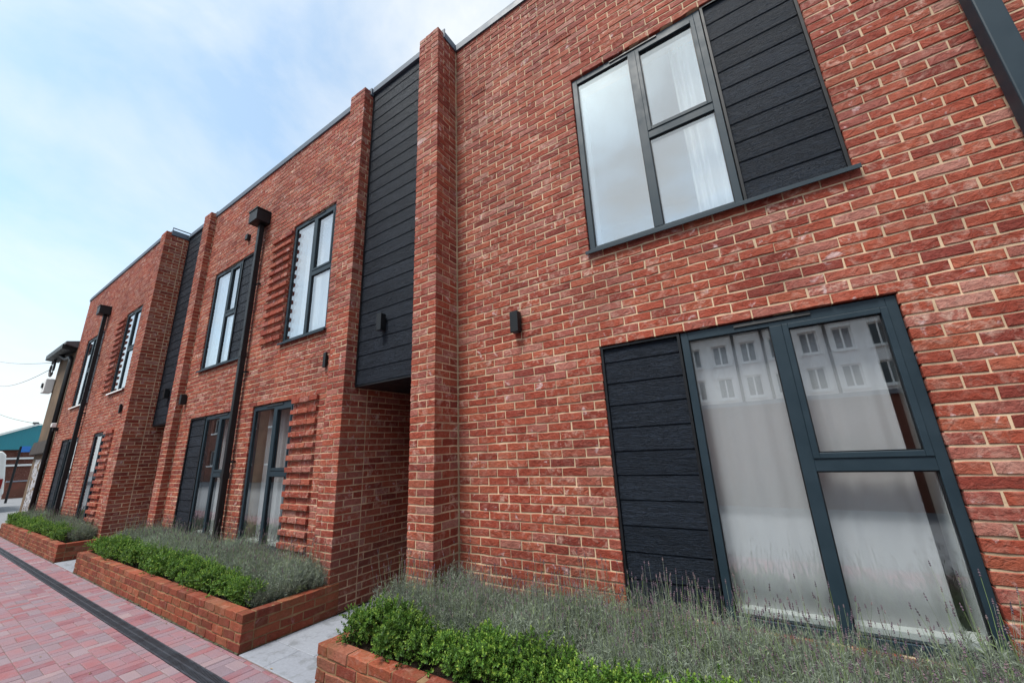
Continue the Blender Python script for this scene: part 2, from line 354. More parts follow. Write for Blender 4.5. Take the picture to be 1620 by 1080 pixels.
def fill(out, org, rz, L, z0, rows, holes=(), phase=0, ends=(None, None), proud=None, endd=(None, None), rowstart=0, bond='stretcher', top_clip=None):
    """lay courses of bricks on a vertical plane. org: 3-D start, rz: heading of the wall, L: length.
    ends: function(row) -> inset at start / end; endd: function(row) -> depth of the end brick"""
    ux, uy = math.cos(rz), math.sin(rz); nx, ny = uy, -ux
    for r in range(rows):
        rr = r + rowstart; za = z0 + 0.075 * r; zc = za + 0.0375
        s0 = ends[0](rr) if ends[0] else 0.0; s1 = L - (ends[1](rr) if ends[1] else 0.0)
        iv = [(s0, s1)]
        for (h0, h1, hz0, hz1) in holes:
            if hz0 < zc < hz1:
                nv = []
                for a, b in iv:
                    if h1 <= a or h0 >= b: nv.append((a, b)); continue
                    if h0 > a: nv.append((a, h0))
                    if h1 < b: nv.append((h1, b))
                iv = nv
        for a, b in iv:
            if b - a < 0.02: continue
            ph = phase + (0.1125 if rr % 2 else 0.0)
            if bond == 'pilaster':
                js = [a + (0.225 if rr % 2 else 0.1125)]
            else:
                k0 = math.ceil((a - ph) / 0.225); js = []
                k = k0
                while k * 0.225 + ph < b:
                    js.append(k * 0.225 + ph); k += 1
            js = [j for j in js if a + 0.045 < j < b - 0.045]
            if bond == 'stretcher': js = [j + random.uniform(-0.006, 0.006) for j in js]
            e = [a] + js + [b]
            for i in range(len(e) - 1):
                p = e[i] + (0.005 if i else 0.0); q = e[i + 1] - (0.005 if i < len(e) - 2 else 0.0)
                if i == 0 and a == s0 and s0 > 0: p += 0.005
                B = Brick(); B.l = q - p; B.h = 0.0625 + random.uniform(-0.0015, 0.0015); B.d = 0.1025; B.rz = rz
                if i == 0 and a == s0 and endd[0]: B.d = endd[0](rr)
                if i == len(e) - 2 and b == s1 and endd[1]: B.d = endd[1](rr)
                m = (p + q) / 2; pr = (proud(rr) if proud else 0.0) + random.uniform(-0.0012, 0.0012)
                B.c = (org[0] + ux * m + nx * pr, org[1] + uy * m + ny * pr, za + 0.0375 + random.uniform(-0.0012, 0.0012))
                out.append(B)

def lay(bricks, parent, mat, keep=None, limit=300, min_area=40, name='brick', rough=1.0):
    o_ = wloc(parent); o_ = np.array(o_)
    for b in bricks: b.a = score(b, keep)
    order = sorted(range(len(bricks)), key=lambda i: -bricks[i].a)
    pick = [i for i in order[:limit] if bricks[i].a > min_area]; ps = set(pick)
    pool = {}
    for i in pick:
        b = bricks[i]; key = (round(b.l, 2), round(b.d, 2))
        lst = pool.setdefault(key, [])
        if len(lst) < 9:
            me = mesh_np(name, brick_verts(key[0] if abs(b.l - key[0]) < 0.003 else b.l, 0.0625, b.d, rough), BF, mat); lst.append(me)
        else: me = random.choice(lst)
        ob = add_obj(name, me, parent, tuple(np.array(b.c) - o_), b.rz)
        ob.scale = (b.l / key[0], 1, 1)
    V = []; F = []; n = 0
    for i, b in enumerate(bricks):
        if i in ps: continue
        v = brick_verts(b.l, b.h, b.d, rough); c, s = math.cos(b.rz), math.sin(b.rz)
        x = v[:, 0] * c - v[:, 1] * s + b.c[0] - o_[0]; y = v[:, 0] * s + v[:, 1] * c + b.c[1] - o_[1]
        V.append(np.stack([x, y, v[:, 2] + b.c[2] - o_[2]], 1)); F += [tuple(n + k for k in f) for f in BF]; n += 24
    if V:
        ob = add_obj('brickwork', mesh_np('brickwork', np.concatenate(V), F, mat), parent); ob['kind'] = 'stuff'

LONG = lambda rr: 0.215 if rr % 2 == 0 else 0.1025      # depth of a corner brick: header then stretcher
BACK = lambda rr: 0.225 if rr % 2 == 0 else 0.1125      # where the return's own bricks begin

# ------------------------------------------------------------------ windows, boards, pipes
def window(house, x0, x1, z0, z1, yf, mull, trans, sill=True, vent=None, glass=GLASS, ext_sill=0.0, board=False, sill_ext=0.03):
    """aluminium window: full-height left light, opening light over fixed light on the right"""
    y0 = yf + 0.022; y1 = y0 + 0.075; fw = 0.052; mw = 0.036
    x0 += 0.004; x1 -= 0.004; z1 -= 0.006
    f = MB()
    f.box(x0, x0 + fw, y0, y1, z0, z1).box(x1 - fw, x1, y0, y1, z0, z1)
    f.box(x0 + fw, x1 - fw, y0, y1, z1 - fw - 0.012, z1).box(x0 + fw, x1 - fw, y0, y1, z0, z0 + fw)
    f.box(mull - mw, mull + mw, y0 - 0.002, y1, z0 + fw, z1 - fw - 0.012)
    f.box(mull + mw, x1 - fw, y0 - 0.001, y1, trans - 0.038, trans + 0.038)
    ob = f.build('window', FRAME, house, bevel=0.003)
    # opening sash in the upper right light, beads in the others
    s = MB(); a, b, c, d = mull + mw, x1 - fw, trans + 0.038, z1 - fw - 0.012
    sw = 0.034; yy0, yy1 = y0 - 0.008, y0 + 0.05
    s.box(a, a + sw, yy0, yy1, c, d).box(b - sw, b, yy0, yy1, c, d).box(a + sw, b - sw, yy0, yy1, c, c + sw).box(a + sw, b - sw, yy0, yy1, d - sw, d)
    s.build('opening_sash', FRAME, ob, bevel=0.003)
    def pane(a, b, c, d):
        MB().box(a, b, y0 + 0.020, y0 + 0.044, c, d).build('pane', glass, ob)
        g_ = MB(); gw = 0.007
        g_.box(a, a + gw, y0 + 0.012, y0 + 0.0195, c, d).box(b - gw, b, y0 + 0.012, y0 + 0.0195, c, d).box(a + gw, b - gw, y0 + 0.012, y0 + 0.0195, c, c + gw).box(a + gw, b - gw, y0 + 0.012, y0 + 0.0195, d - gw, d)
        g_.build('gasket', BLACK, ob)
    pane(x0 + fw, mull - mw, z0 + fw, z1 - fw - 0.012); pane(a + sw, b - sw, c + sw, d - sw); pane(mull + mw, x1 - fw, z0 + fw, trans - 0.038)
    if vent:
        MB().prism([(y0 - 0.010, z1 - 0.030), (y0 - 0.001, z1 - 0.036), (y0 - 0.001, z1 - 0.006), (y0 - 0.005, z1 - 0.008)], 'x', vent[0], vent[1]).build('trickle_vent', BLACK, ob)
    if board:
        MB().box(x0 + fw, x1 - fw, y1 + 0.002, y1 + 0.16, z0 + fw - 0.005, z0 + fw + 0.028).build('window_board', WHITE, ob)
        MB().box(x1 - fw - 0.004, x1 - fw + 0.02, y1 + 0.002, y1 + 0.22, z0 + fw + 0.03, z1 - fw).build('reveal_lining', WHITE, ob)
    return ob
def sill(parent, x0, x1, z, yf, mat=FRAME):
    MB().prism([(yf - 0.045, z - 0.038), (yf - 0.037, z - 0.038), (yf - 0.037, z - 0.014), (yf + 0.034, z - 0.002), (yf + 0.034, z + 0.006), (yf - 0.045, z - 0.006)], 'x', x0 - 0.02, x1 + 0.03).build('sill', mat, parent, bevel=0.0015)
def boards(parent, x0, x1, z0, z1, y, exposure=0.18, phase=None, name='board'):
    """lapped boards, each a mesh of its own; y: face of the lower, proud edge"""
    z = z0
    while z < z1 - 0.01:
        t = min(z + exposure, z1)
        MB().prism([(y, z + 0.008), (y + 0.012, z + 0.0), (y + 0.030, z), (y + 0.030, t), (y + 0.012, t), (y + 0.0055, t - 0.002), (y + 0.0012, z + 0.02)], 'x', x0, x1).build(name, BOARD, parent)
        z = t + 0.0
def cladding_panel(house, x0, x1, z0, z1, yf):
    e = add_obj('cladding_panel', None, house)
    m = MB(); m.box(x0 + 0.003, x1 - 0.003, yf + 0.075, yf + 0.10, z0 + 0.002, z1 - 0.004)
    m.box(x0 + 0.003, x0 + 0.022, yf + 0.012, yf + 0.074, z0 + 0.002, z1 - 0.004).box(x1 - 0.022, x1 - 0.003, yf + 0.012, yf + 0.074, z0 + 0.002, z1 - 0.004)
    m.box(x0 + 0.022, x1 - 0.022, yf + 0.012, yf + 0.074, z1 - 0.020, z1 - 0.004)
    m.build('backing', BLACK, e)
    boards(e, x0 + 0.0235, x1 - 0.0235, z0 + 0.003, z1 - 0.022, yf + 0.028)
    return e
def downpipe(parent, x, yf, z0, z1, hopper=True, r=0.041, brackets=(1.6, 3.0, 4.55), square=False):
    yc = yf - 0.035 - r
    m = MB()
    if square: m.box(x - r, x + r, yc - r, yc + r, z0, z1)
    else: m.box(x - r, x + r, yc - r, yc + r, z0, z1)
    p = m.build('downpipe', BLACK if not square else FRAME, parent, bevel=0.008)
    if not square:
        c = MB()
        for zz in (z0 + 1.1, z0 + 3.0): c.box(x - r - 0.005, x + r + 0.005, yc - r - 0.005, yc + r + 0.005, zz, zz + 0.09)
        c.build('pipe_collar', BLACK, p)
    for zz in brackets:
        MB().box(x + r - 0.004, x + r + 0.075, yf - 0.045, yf - 0.035, zz - 0.014, zz + 0.014).box(x + r + 0.055, x + r + 0.075, yf - 0.035, yf + 0.004, zz - 0.014, zz + 0.014).build('pipe_bracket', BLACK, p)
    if hopper:
        h = MB(); a, b = 0.15, 0.115; zt = z1 + 0.24
        y_b, y_f = yf - 0.004, yf - 0.235
        h.prism([(x - a, z1), (x + a, z1), (x + a, zt), (x - a, zt)], 'y', y_f, y_b)
        h.box(x - a - 0.012, x + a + 0.012, y_f - 0.012, y_b, zt - 0.03, zt)
        h.build('hopper', BLACK, p, bevel=0.006)
    return p
def wall_light(x, yf, z, label, group='box wall lights along the terrace', wdt=0.085, hgt=0.2, dep=0.085):
    t = thing('wall_light', label, 'wall light', (x, yf, z), group)
    MB().box(x - wdt / 2, x + wdt / 2, yf - dep, yf - 0.012, z - hgt / 2, z + hgt / 2).build('housing', BLACK, t, bevel=0.004)
    MB().box(x - 0.03, x + 0.03, yf - 0.012, yf - 0.0005, z - 0.06, z + 0.06).build('back_plate', BLACK, t)
    l = MB()
    for s in (-1, 1): l.box(x - 0.025, x + 0.025, yf - dep + 0.018, yf - 0.03, z + s * hgt / 2 - 0.002, z + s * hgt / 2 + 0.002)
    l.build('lens', FLASH, t)
    return t
def curtain(x0, x1, z0, z1, y, label, mat=CURT, waves=8, amp=0.03, group=None, name='curtain'):
    n = int((x1 - x0) * 110) + 4; V = []; F = []
    ph = random.uniform(0, 6)
    for i in range(n + 1):
        u = i / n; x = x0 + (x1 - x0) * u
        yy = y + amp * math.sin(u * waves * 2 * math.pi + ph + 0.7 * math.sin(u * 9 + ph)) + 0.3 * amp * math.sin(u * 31 + ph)
        for k in range(9):
            t = k / 8; V.append((x, yy + (1 - t) * amp * 0.35 * math.sin(u * 23 + ph * 2), z0 + (z1 - z0) * t))
    for i in range(n):
        for k in range(8): F.append((i * 9 + k, (i + 1) * 9 + k, (i + 1) * 9 + k + 1, i * 9 + k + 1))
    me = mesh_np(name, np.array(V), F, mat); me.polygons.foreach_set('use_smooth', [True] * len(me.polygons))
    o = add_obj(name, me); md = o.modifiers.new('thick', 'SOLIDIFY'); md.thickness = 0.002
    return tag(o, label, 'curtain', group)

ZP, ZT = 6.9, 6.975          # parapet brickwork top, pilaster top
Z_LB, Z_LH, Z_US, Z_UH = 0.45, 2.4, 3.3, 5.325
def shrink(h, e=0.007): return (h[0] - e, h[1] + e, h[2] - e, h[3] + e)

def rooms(house, x0, x1, y0, y1):
    m = MB()
    for za, zb in ((0.05, 2.75), (2.95, 6.2)):
        m.face([(x0, y1, za), (x1, y1, za), (x1, y1, zb), (x0, y1, zb)]); m.face([(x0, y0, za), (x1, y0, za), (x1, y1, za), (x0, y1, za)])
        m.face([(x0, y0, zb), (x1, y0, zb), (x1, y1, zb), (x0, y1, zb)]); m.face([(x0, y0, za), (x0, y1, za), (x0, y1, zb), (x0, y0, zb)]); m.face([(x1, y0, za), (x1, y1, za), (x1, y1, zb), (x1, y0, zb)])
    m.build('room', ROOM, house)
def coping_run(mb, x0, x1, y):
    mb.prism([(y - 0.022, ZP - 0.01), (y + 0.34, ZP - 0.01), (y + 0.34, ZP + 0.14), (y - 0.005, ZP + 0.125), (y - 0.005, ZP + 0.075), (y - 0.022, ZP + 0.065)], 'x', x0, x1)

# ================================================================== HOUSE 1 (nearest)
H1X1 = 6.6
h1 = thing('brick_house', 'nearest red brick house, with big grey windows, boarded panels and a square downpipe', 'house', (0, 0, 0), 'flat-roofed red brick houses in the terrace')
OU = (1.588, 3.475, Z_US, Z_UH); OL = (1.588, 3.48, Z_LB, Z_LH)
m = MB()
slab(m, 0.0, H1X1, 0.0, ZP - 0.005, 0.0055, 0.30, [shrink(OU), shrink(OL)])
m.box(-0.334, -0.0055, -0.3445, 0.30, 0.0, ZP - 0.005); m.box(-0.334, -0.0055, -0.3445, -0.255, ZP - 0.005, ZT - 0.004)
m.box(-0.334, -0.05, 0.30, 6.0, 0.0, ZP - 0.005); m.box(-0.05, H1X1, 5.7, 6.0, 0.0, ZP - 0.005); m.box(H1X1 - 0.3, H1X1, 0.30, 5.7, 0.0, ZP - 0.005)
m.build('wall', MORTAR, h1)
B1 = []
fill(B1, (0.006, 0, 0), 0, H1X1 - 0.006, 0, 92, [(a - 0.006, b - 0.006, c, d) for a, b, c, d in (OU, OL)], phase=0.02)
# pilaster: front, right return, left return
fill(B1, (-0.3395, -0.35, 0), 0, 0.3395, 0, 93, bond='pilaster', endd=(LONG, lambda r: LONG(r + 1)))
fill(B1, (0, -0.35, 0), math.pi / 2, 0.338, 0, 92, phase=0.1125, ends=(lambda r: BACK(r + 1), None))
fill(B1, (-0.3395, 4.0, 0), -math.pi / 2, 4.35, 0, 92, phase=0.0, ends=(None, BACK))
lay(B1, h1, MB_, keep=lambda b, cx, cy: b.c[2] > 0.62 and not (cx > 1530 and cy < 150))
MB().box(-0.05, H1X1 - 0.35, 0.35, 5.6, ZP - 0.15, ZP - 0.02).build('roof', ROOFM, h1)
m = MB(); coping_run(m, 0.004, H1X1, 0.0)
m.box(-0.36, 0.0025, -0.25, 0.34, ZP + 0.002, ZP + 0.125); m.box(-0.37, 0.02, -0.252, -0.235, ZP - 0.01, ZP + 0.14)
m.box(-0.005, 0.018, -0.235, -0.0235, ZP - 0.012, ZP + 0.07)
m.build('coping', FLASH, h1, bevel=0.003)
window(h1, 1.588, 2.838, Z_US, Z_UH, 0, 2.216, 4.27, vent=(2.0, 2.46))
cladding_panel(h1, 2.838, 3.475, Z_US, Z_UH, 0)
sill(h1, 1.588, 3.475, Z_US + 0.004, 0)
window(h1, 2.232, 3.48, Z_LB, Z_LH, 0, 2.846, 1.412, vent=(2.6, 3.05), glass=GLASSD, board=True)
cladding_panel(h1, 1.588, 2.232, Z_LB, Z_LH, 0)
rooms(h1, 0.3, H1X1 - 0.4, 0.32, 4.5)
downpipe(h1, 4.222, 0.0, 0.1, 6.3, hopper=True, r=0.052, square=True, brackets=(2.0, 5.2))
def air_brick(house, x, z, yf):
    m = MB(); m.box(x - 0.105, x + 0.105, yf - 0.004, yf + 0.02, z - 0.03, z - 0.022).box(x - 0.105, x + 0.105, yf - 0.004, yf + 0.02, z + 0.022, z + 0.03)
    for k in range(8): m.box(x - 0.105 + k * 0.0286, x - 0.095 + k * 0.0286, yf - 0.0035, yf + 0.02, z - 0.022, z + 0.022)
    m.build('air_brick', MB_, house)
air_brick(h1, 1.54, 5.9625, -0.003); air_brick(h1, 0.37, 5.9625, -0.003)

# ================================================================== HOUSE 2 (middle)
Y2 = -0.23; P2 = -0.345
h2 = thing('brick_house', 'middle red brick house with stepped brick panels beside its windows and a hopper pipe', 'house', (-4.3, Y2, 0), 'flat-roofed red brick houses in the terrace')
X2L, X2R = -6.831, -1.84
LU2 = (-6.324, -4.47, Z_US, Z_UH); LL2 = (-6.324, -4.47, Z_LB, Z_LH)
RU2w = (-3.343, -2.18, Z_US, Z_UH); RU2t = (-3.957, -3.343, Z_US, Z_UH); RL2w = (-3.957, -2.792, Z_LB, Z_LH); RL2t = (-2.792, -2.18, Z_LB, Z_LH)
TEX = lambda rr: 0.036 if rr % 2 else 0.0
def house_front(house, xl, xr, yf, pl, pr, yp, wins, texs, side_y1):
    """front wall with openings, the two pilasters (left pl, right pr; None to leave out) and the right-hand return"""
    m = MB(); slab(m, xl, xr, 0, ZP - 0.005, yf + 0.0055, yf + 0.30, [shrink(h) for h in wins])
    Bs = []
    fill(Bs, (xl + 0.004, yf, 0), 0, xr - xl - 0.008, 0, 92, [(h[0] - xl - 0.004, h[1] - xl - 0.004, h[2], h[3]) for h in list(wins) + list(texs)], phase=0.05)
    for h in texs:
        r0 = round(h[2] / 0.075); fill(Bs, (h[0] + 0.005, yf, 0), 0, h[1] - h[0] - 0.005, r0 * 0.075, round((h[3] - h[2]) / 0.075), phase=0.08, proud=TEX, rowstart=r0)
        for q in range(r0, round(h[3] / 0.075)):
            if q % 2: m.box(h[0] + 0.008, h[1] - 0.006, yf - 0.022, yf + 0.004, q * 0.075 + 0.010, q * 0.075 + 0.065)
    for px in (pl, pr):
        if px is None: continue
        m.box(px + 0.0055, px + 0.334, yp + 0.0055, yf + 0.30, 0, ZP - 0.005); m.box(px + 0.0055, px + 0.334, yp + 0.0055, yp + 0.095, ZP - 0.005, ZT - 0.004)
        fill(Bs, (px, yp, 0), 0, 0.3395, 0, 93, bond='pilaster', endd=(LONG, lambda r: LONG(r + 1)))
    if pl is not None:      # returns onto the facade and into the bay on the left
        fill(Bs, (pl + 0.3395, yp, 0), math.pi / 2, yf - yp - 0.004, 0, 92, ends=(lambda r: BACK(r + 1), None))
        fill(Bs, (pl, 4.0, 0), -math.pi / 2, 4.0 - yp, 0, 92, ends=(None, BACK))
        m.box(pl + 0.0055, pl + 0.30, yf + 0.30, 6.0, 0, ZP - 0.005)
    xs = pr + 0.3395
    fill(Bs, (xs, yp, 0), math.pi / 2, 0.34, 0, 92, phase=0.1125, ends=(lambda r: BACK(r + 1), None))
    fill(Bs, (xs, yp + 0.352, 0), math.pi / 2, side_y1 - yp - 0.352, 0, 92, phase=0.06)
    m.box(xs - 0.30, xs - 0.0055, yf + 0.30, 6.0, 0, ZP - 0.005)
    m.build('wall', MORTAR, house)
    c = MB(); coping_run(c, xl + 0.002, xr - 0.002, yf)
    for px in (pl, pr):
        if px is not None: c.box(px - 0.02, px + 0.36, yp + 0.1, yf + 0.34, ZP + 0.002, ZP + 0.128)
    c.box(xs - 0.3, xs + 0.022, yf + 0.345, 5.9, ZP + 0.002, ZP + 0.128)
    c.build('coping', FLASH, house, bevel=0.003)
    MB().box((pl if pl is not None else xl) + 0.31, xs - 0.31, yf + 0.36, 5.7, ZP - 0.15, ZP - 0.02).build('roof', ROOFM, house)
    return Bs
B2 = house_front(h2, X2L, X2R, Y2, -7.1705, -1.8395, P2, [LU2, LL2, RU2w, RL2w], [RU2t, RL2t], 6.0)
lay(B2, h2, MB_, keep=lambda b, cx, cy: b.c[2] > 0.62 or b.c[0] > -1.9)
def unit_pair(house, Y, lo, ro, lsplit_u, lsplit_l, rsplit_u, rsplit_l, pipe_x, sillmat=FRAME):
    x0, x1 = lo; q0, q1 = ro; t = 4.29
    window(house, x0, lsplit_u, Z_US, Z_UH, Y, x0 + 0.68 * (lsplit_u - x0) * 0.85 + 0.03, t, vent=(x0 + 0.4, x0 + 0.85)); cladding_panel(house, lsplit_u, x1, Z_US, Z_UH, Y); sill(house, x0, x1, Z_US + 0.004, Y, sillmat)
    window(house, lsplit_l, x1, Z_LB, Z_LH, Y, lsplit_l + 0.59, 1.412, vent=(lsplit_l + 0.4, lsplit_l + 0.85), glass=GLASSD, board=True); cladding_panel(house, x0, lsplit_l, Z_LB, Z_LH, Y)
    window(house, rsplit_u, q1, Z_US, Z_UH, Y, rsplit_u + 0.6, t, vent=(rsplit_u + 0.4, rsplit_u + 0.85)); sill(house, rsplit_u, q1, Z_US + 0.004, Y, sillmat)
    window(house, q0, rsplit_l, Z_LB, Z_LH, Y, q0 + 0.65, 1.415, vent=(q0 + 0.4, q0 + 0.85), glass=GLASSD, board=True)
    downpipe(house, pipe_x, Y, 0.25, 5.72)
unit_pair(h2, Y2, (-6.324, -4.47), (-3.957, -2.18), -5.167, -5.693, -3.343, -2.792, -4.385)
rooms(h2, -6.8, -1.85, Y2 + 0.32, 4.0)
MB().box(-5.05, -4.95, Y2 - 0.06, Y2 - 0.0005, 5.66, 5.76).build('overflow_spout', BLACK, h2)

# ================================================================== HOUSE 3 (far)
Y3 = -0.585; P3 = -0.64
X3L, X3R = -15.33, -8.82
h3 = thing('brick_house', 'farthest red brick house of the terrace, standing forward at the left end of the row', 'house', (-12, Y3, 0), 'flat-roofed red brick houses in the terrace')
LU3 = (-14.2, -12.4, Z_US, Z_UH); LL3 = (-14.2, -12.4, Z_LB, Z_LH)
RU3w = (-10.487, -9.32, Z_US, Z_UH); RU3t = (-11.08, -10.487, Z_US, Z_UH); RL3w = (-10.96, -10.0, Z_LB, Z_LH); RL3t = (-10.0, -9.35, Z_LB, Z_LH)
B3 = house_front(h3, X3L, X3R, Y3, None, -8.8195, P3, [LU3, LL3, RU3w, RL3w], [RU3t, RL3t], 6.0)
fill(B3, (X3L, 4.0, 0), -math.pi / 2, 4.0 - Y3 - 0.1025, 0, 92)
lay(B3, h3, MB_, limit=0)
MB().box(X3L + 0.006, X3L + 0.3, Y3 + 0.3, 6, 0, ZP - 0.005).build('end_wall', MORTAR, h3)
unit_pair(h3, Y3, (-14.2, -12.4), (-10.96, -9.32), -13.05, -13.55, -10.487, -10.0, -12.36, WHITE)
rooms(h3, -15.0, -8.9, Y3 + 0.32, 4.0)
m = MB(); m.tube([(-8.62, -0.5, 7.03), (-8.62, -0.5, 7.16), (-8.62, 0.05, 7.16), (-8.62, 0.05, 7.03)], 0.014, 8); m.build('roof_rail', BLACK, h3)

# ================================================================== boarded bays over the passages
def bay(x0, x1, label):
    y = -0.19
    t = thing('boarded_bay', label, 'bay', ((x0 + x1) / 2, y, 2.42), 'dark boarded bays bridging the passages')
    z0, z1 = 2.42, 6.95
    MB().box(x0 + 0.004, x1 - 0.004, y + 0.04, 0.4, z0 + 0.015, z1).build('backing', BLACK, t)
    MB().box(x0 + 0.004, x1 - 0.004, y + 0.0, 4.0, z0 - 0.012, z0 + 0.006).build('soffit', BLACK, t)
    for xx in (x0 + 0.004, x1 - 0.026): MB().box(xx, xx + 0.022, y - 0.006, y + 0.036, z0 + 0.008, z1).build('edge_trim', BLACK, t)
    boards(t, x0 + 0.028, x1 - 0.028, z0 + 0.008, z1, y, 0.1815)
    MB().prism([(y - 0.03, z1 - 0.005), (y + 0.45, z1 - 0.005), (y + 0.45, z1 + 0.14), (y - 0.012, z1 + 0.125), (y - 0.012, z1 + 0.07), (y - 0.03, z1 + 0.06)], 'x', x0 + 0.003, x1 - 0.003).build('coping', FLASH, t, bevel=0.003)
    MB().box(x0 + 0.003, x1 - 0.003, 3.9, 4.0, 0.0, z0 - 0.014).build('rear_gate', BLACK, t)
bay(-1.4995, -0.3405, 'wide dark boarded bay over the passage beside the nearest house')
bay(-8.4795, -7.171, 'narrow dark boarded bay over the far passage, between the middle and farthest houses')

wall_light(0.785, -0.0005, 2.79, 'black box wall light on bare brick left of the nearest big windows', hgt=0.21, wdt=0.09)
wall_light(-1.0, -0.193, 3.13, 'black box wall light mounted on dark boards of the bay by the nearest house', hgt=0.21)
wall_light(-2.08, Y2 - 0.0005, 2.84, 'slim black box wall light on brick beside the middle house right-hand windows', wdt=0.06, dep=0.04, hgt=0.2)
wall_light(-6.70, Y2 - 0.0005, 2.80, 'black box wall light beside the pilaster at the left of the middle house', hgt=0.19, dep=0.1)
wall_light(-7.85, -0.193, 3.05, 'black box wall light on dark boards of the far bay', hgt=0.2)
wall_light(-9.13, Y3 - 0.0005, 2.83, 'slim black box wall light on the right of the farthest house', wdt=0.06, dep=0.05, hgt=0.2)

# curtains
curtain(2.52, 2.83, 3.36, 5.25, 0.24, 'white curtain gathered at the right of the nearest upper window', waves=4, amp=0.03)
curtain(1.52, 1.66, 3.36, 5.25, 0.22, 'sliver of white curtain at the left edge of the nearest upper window', waves=3, amp=0.02)
curtain(2.20, 2.86, 0.50, 2.34, 0.17, 'pale grey net curtain in left light of the nearest ground floor window', NET, waves=6, amp=0.004)
curtain(2.88, 3.35, 0.50, 2.34, 0.19, 'pale grey net curtain folds in right lights of the nearest ground floor window', NET, waves=4, amp=0.006)
curtain(-6.3, -5.2, 3.36, 5.25, Y2 + 0.24, 'white curtain across the left upper window of the middle house', waves=9, amp=0.03)
curtain(-3.3, -2.2, 3.36, 5.25, Y2 + 0.24, 'white curtain across the right upper window of the middle house', waves=9, amp=0.03)
curtain(-3.9, -3.35, 0.5, 2.34, Y2 + 0.24, 'net curtain in the left light of the middle house ground floor window nearest the pilaster', NET, waves=5, amp=0.02)
curtain(-5.65, -4.55, 0.5, 2.34, Y2 + 0.24, 'net curtain behind the middle house downpipe', NET, waves=8, amp=0.02)
curtain(-14.15, -13.1, 3.36, 5.25, Y3 + 0.24, 'white curtain in the left upper window of the farthest house', waves=9, amp=0.03)
curtain(-10.45, -9.36, 3.36, 5.25, Y3 + 0.24, 'white curtain in the right upper window of the farthest house', waves=9, amp=0.03)

# ================================================================== ground
def sheet(name, x0, x1, y0, y1, z, mat):
    m = MB(); m.face([(x0, y0, z), (x1, y0, z), (x1, y1, z), (x0, y1, z)]); return m.build(name, mat, None, kind='structure')
ASPH = plain('asphalt', (0.17, 0.175, 0.185), 0.85, nscale=3, namp=0.2, bscale=120, bstr=0.3)
sheet('ground', -400, 400, -400, 400, -0.075, SAND)
sheet('road', -120, -17.2, -60, 60, -0.012, ASPH)
sheet('yard', -17.2, 30, -8.4, -3.6, 0.0, plain('yard_tarmac', (0.15, 0.153, 0.163), 0.85, nscale=1.5, namp=0.2, bscale=120, bstr=0.3))

pv = add_obj('block_paving', None); pv['kind'] = 'structure'
MB().box(-17.2, 7.0, -3.6, -1.17, -0.06, -0.006).build('joint_bed', SAND, pv)
def block(l, wd, h=0.05, ch=0.004):
    a = np.array([(-1, -1), (1, -1), (1, 1), (-1, 1)], float); V = np.zeros((12, 3))
    V[0:4, :2] = a * (l / 2, wd / 2); V[0:4, 2] = -h
    V[4:8, :2] = a * (l / 2, wd / 2) + rng.normal(0, 0.0006, (4, 2)); V[4:8, 2] = -ch
    V[8:12, :2] = a * (l / 2 - ch, wd / 2 - ch); V[8:12, 2] = rng.normal(0, 0.0006, 4)
    return V
BLF = [(4 * k + i, 4 * k + (i + 1) % 4, 4 * k + 4 + (i + 1) % 4, 4 * k + 4 + i) for k in (0, 1) for i in range(4)] + [(8, 9, 10, 11)]
cells = []
def basket(xa, xb, ya, yb, clip_y1=None):
    nx = int((xb - xa) / 0.2); ny = int(math.ceil((yb - ya) / 0.2 - 1e-6))
    for i in range(nx):
        for j in range(ny):
            x = xb - (i + 1) * 0.2; y = ya + j * 0.2
            for k in (0, 1):
                if (i + j) % 2: r = [x, x + 0.2, y + k * 0.1, y + k * 0.1 + 0.1]
                else: r = [x + k * 0.1, x + k * 0.1 + 0.1, y, y + 0.2]
                r[3] = min(r[3], yb)
                if r[3] - r[2] > 0.015: cells.append(r)
basket(-17.2, 7.0, -1.404, -1.172); basket(-17.2, 7.0, -3.6 + 0.002, -1.522)
sc_ = []
for r in cells:
    p = [project(x, y, 0) for x, y in ((r[0], r[2]), (r[1], r[2]), (r[1], r[3]), (r[0], r[3]))]
    a = 0
    if all(p):
        cx = sum(q[0] for q in p) / 4; cy = sum(q[1] for q in p) / 4
        if -2 < cx < 700 and 0 < cy < 1084: a = abs(sum(p[i][0] * p[(i + 1) % 4][1] - p[(i + 1) % 4][0] * p[i][1] for i in range(4))) / 2
    sc_.append(a)
top = set([i for i in np.argsort(-np.array(sc_))[:300] if sc_[i] > 30])
PM = {}
V = []; F = []; n = 0
for i, r in enumerate(cells):
    l, wd = r[1] - r[0] - 0.004, r[3] - r[2] - 0.004; c = ((r[0] + r[1]) / 2, (r[2] + r[3]) / 2, random.uniform(-0.0015, 0.001))
    if i in top:
        key = (round(l, 3), round(wd, 3)); lst = PM.setdefault(key, [])
        if len(lst) < 5: lst.append(mesh_np('paver', block(l, wd), BLF, PAVER))
        add_obj('paver', random.choice(lst), pv, c)
    else:
        V.append(block(l, wd) + np.array(c)); F += [tuple(n + k for k in f) for f in BLF]; n += 12
o = add_obj('paving_blocks', mesh_np('paving_blocks', np.concatenate(V), F, PAVER), pv); o['kind'] = 'stuff'

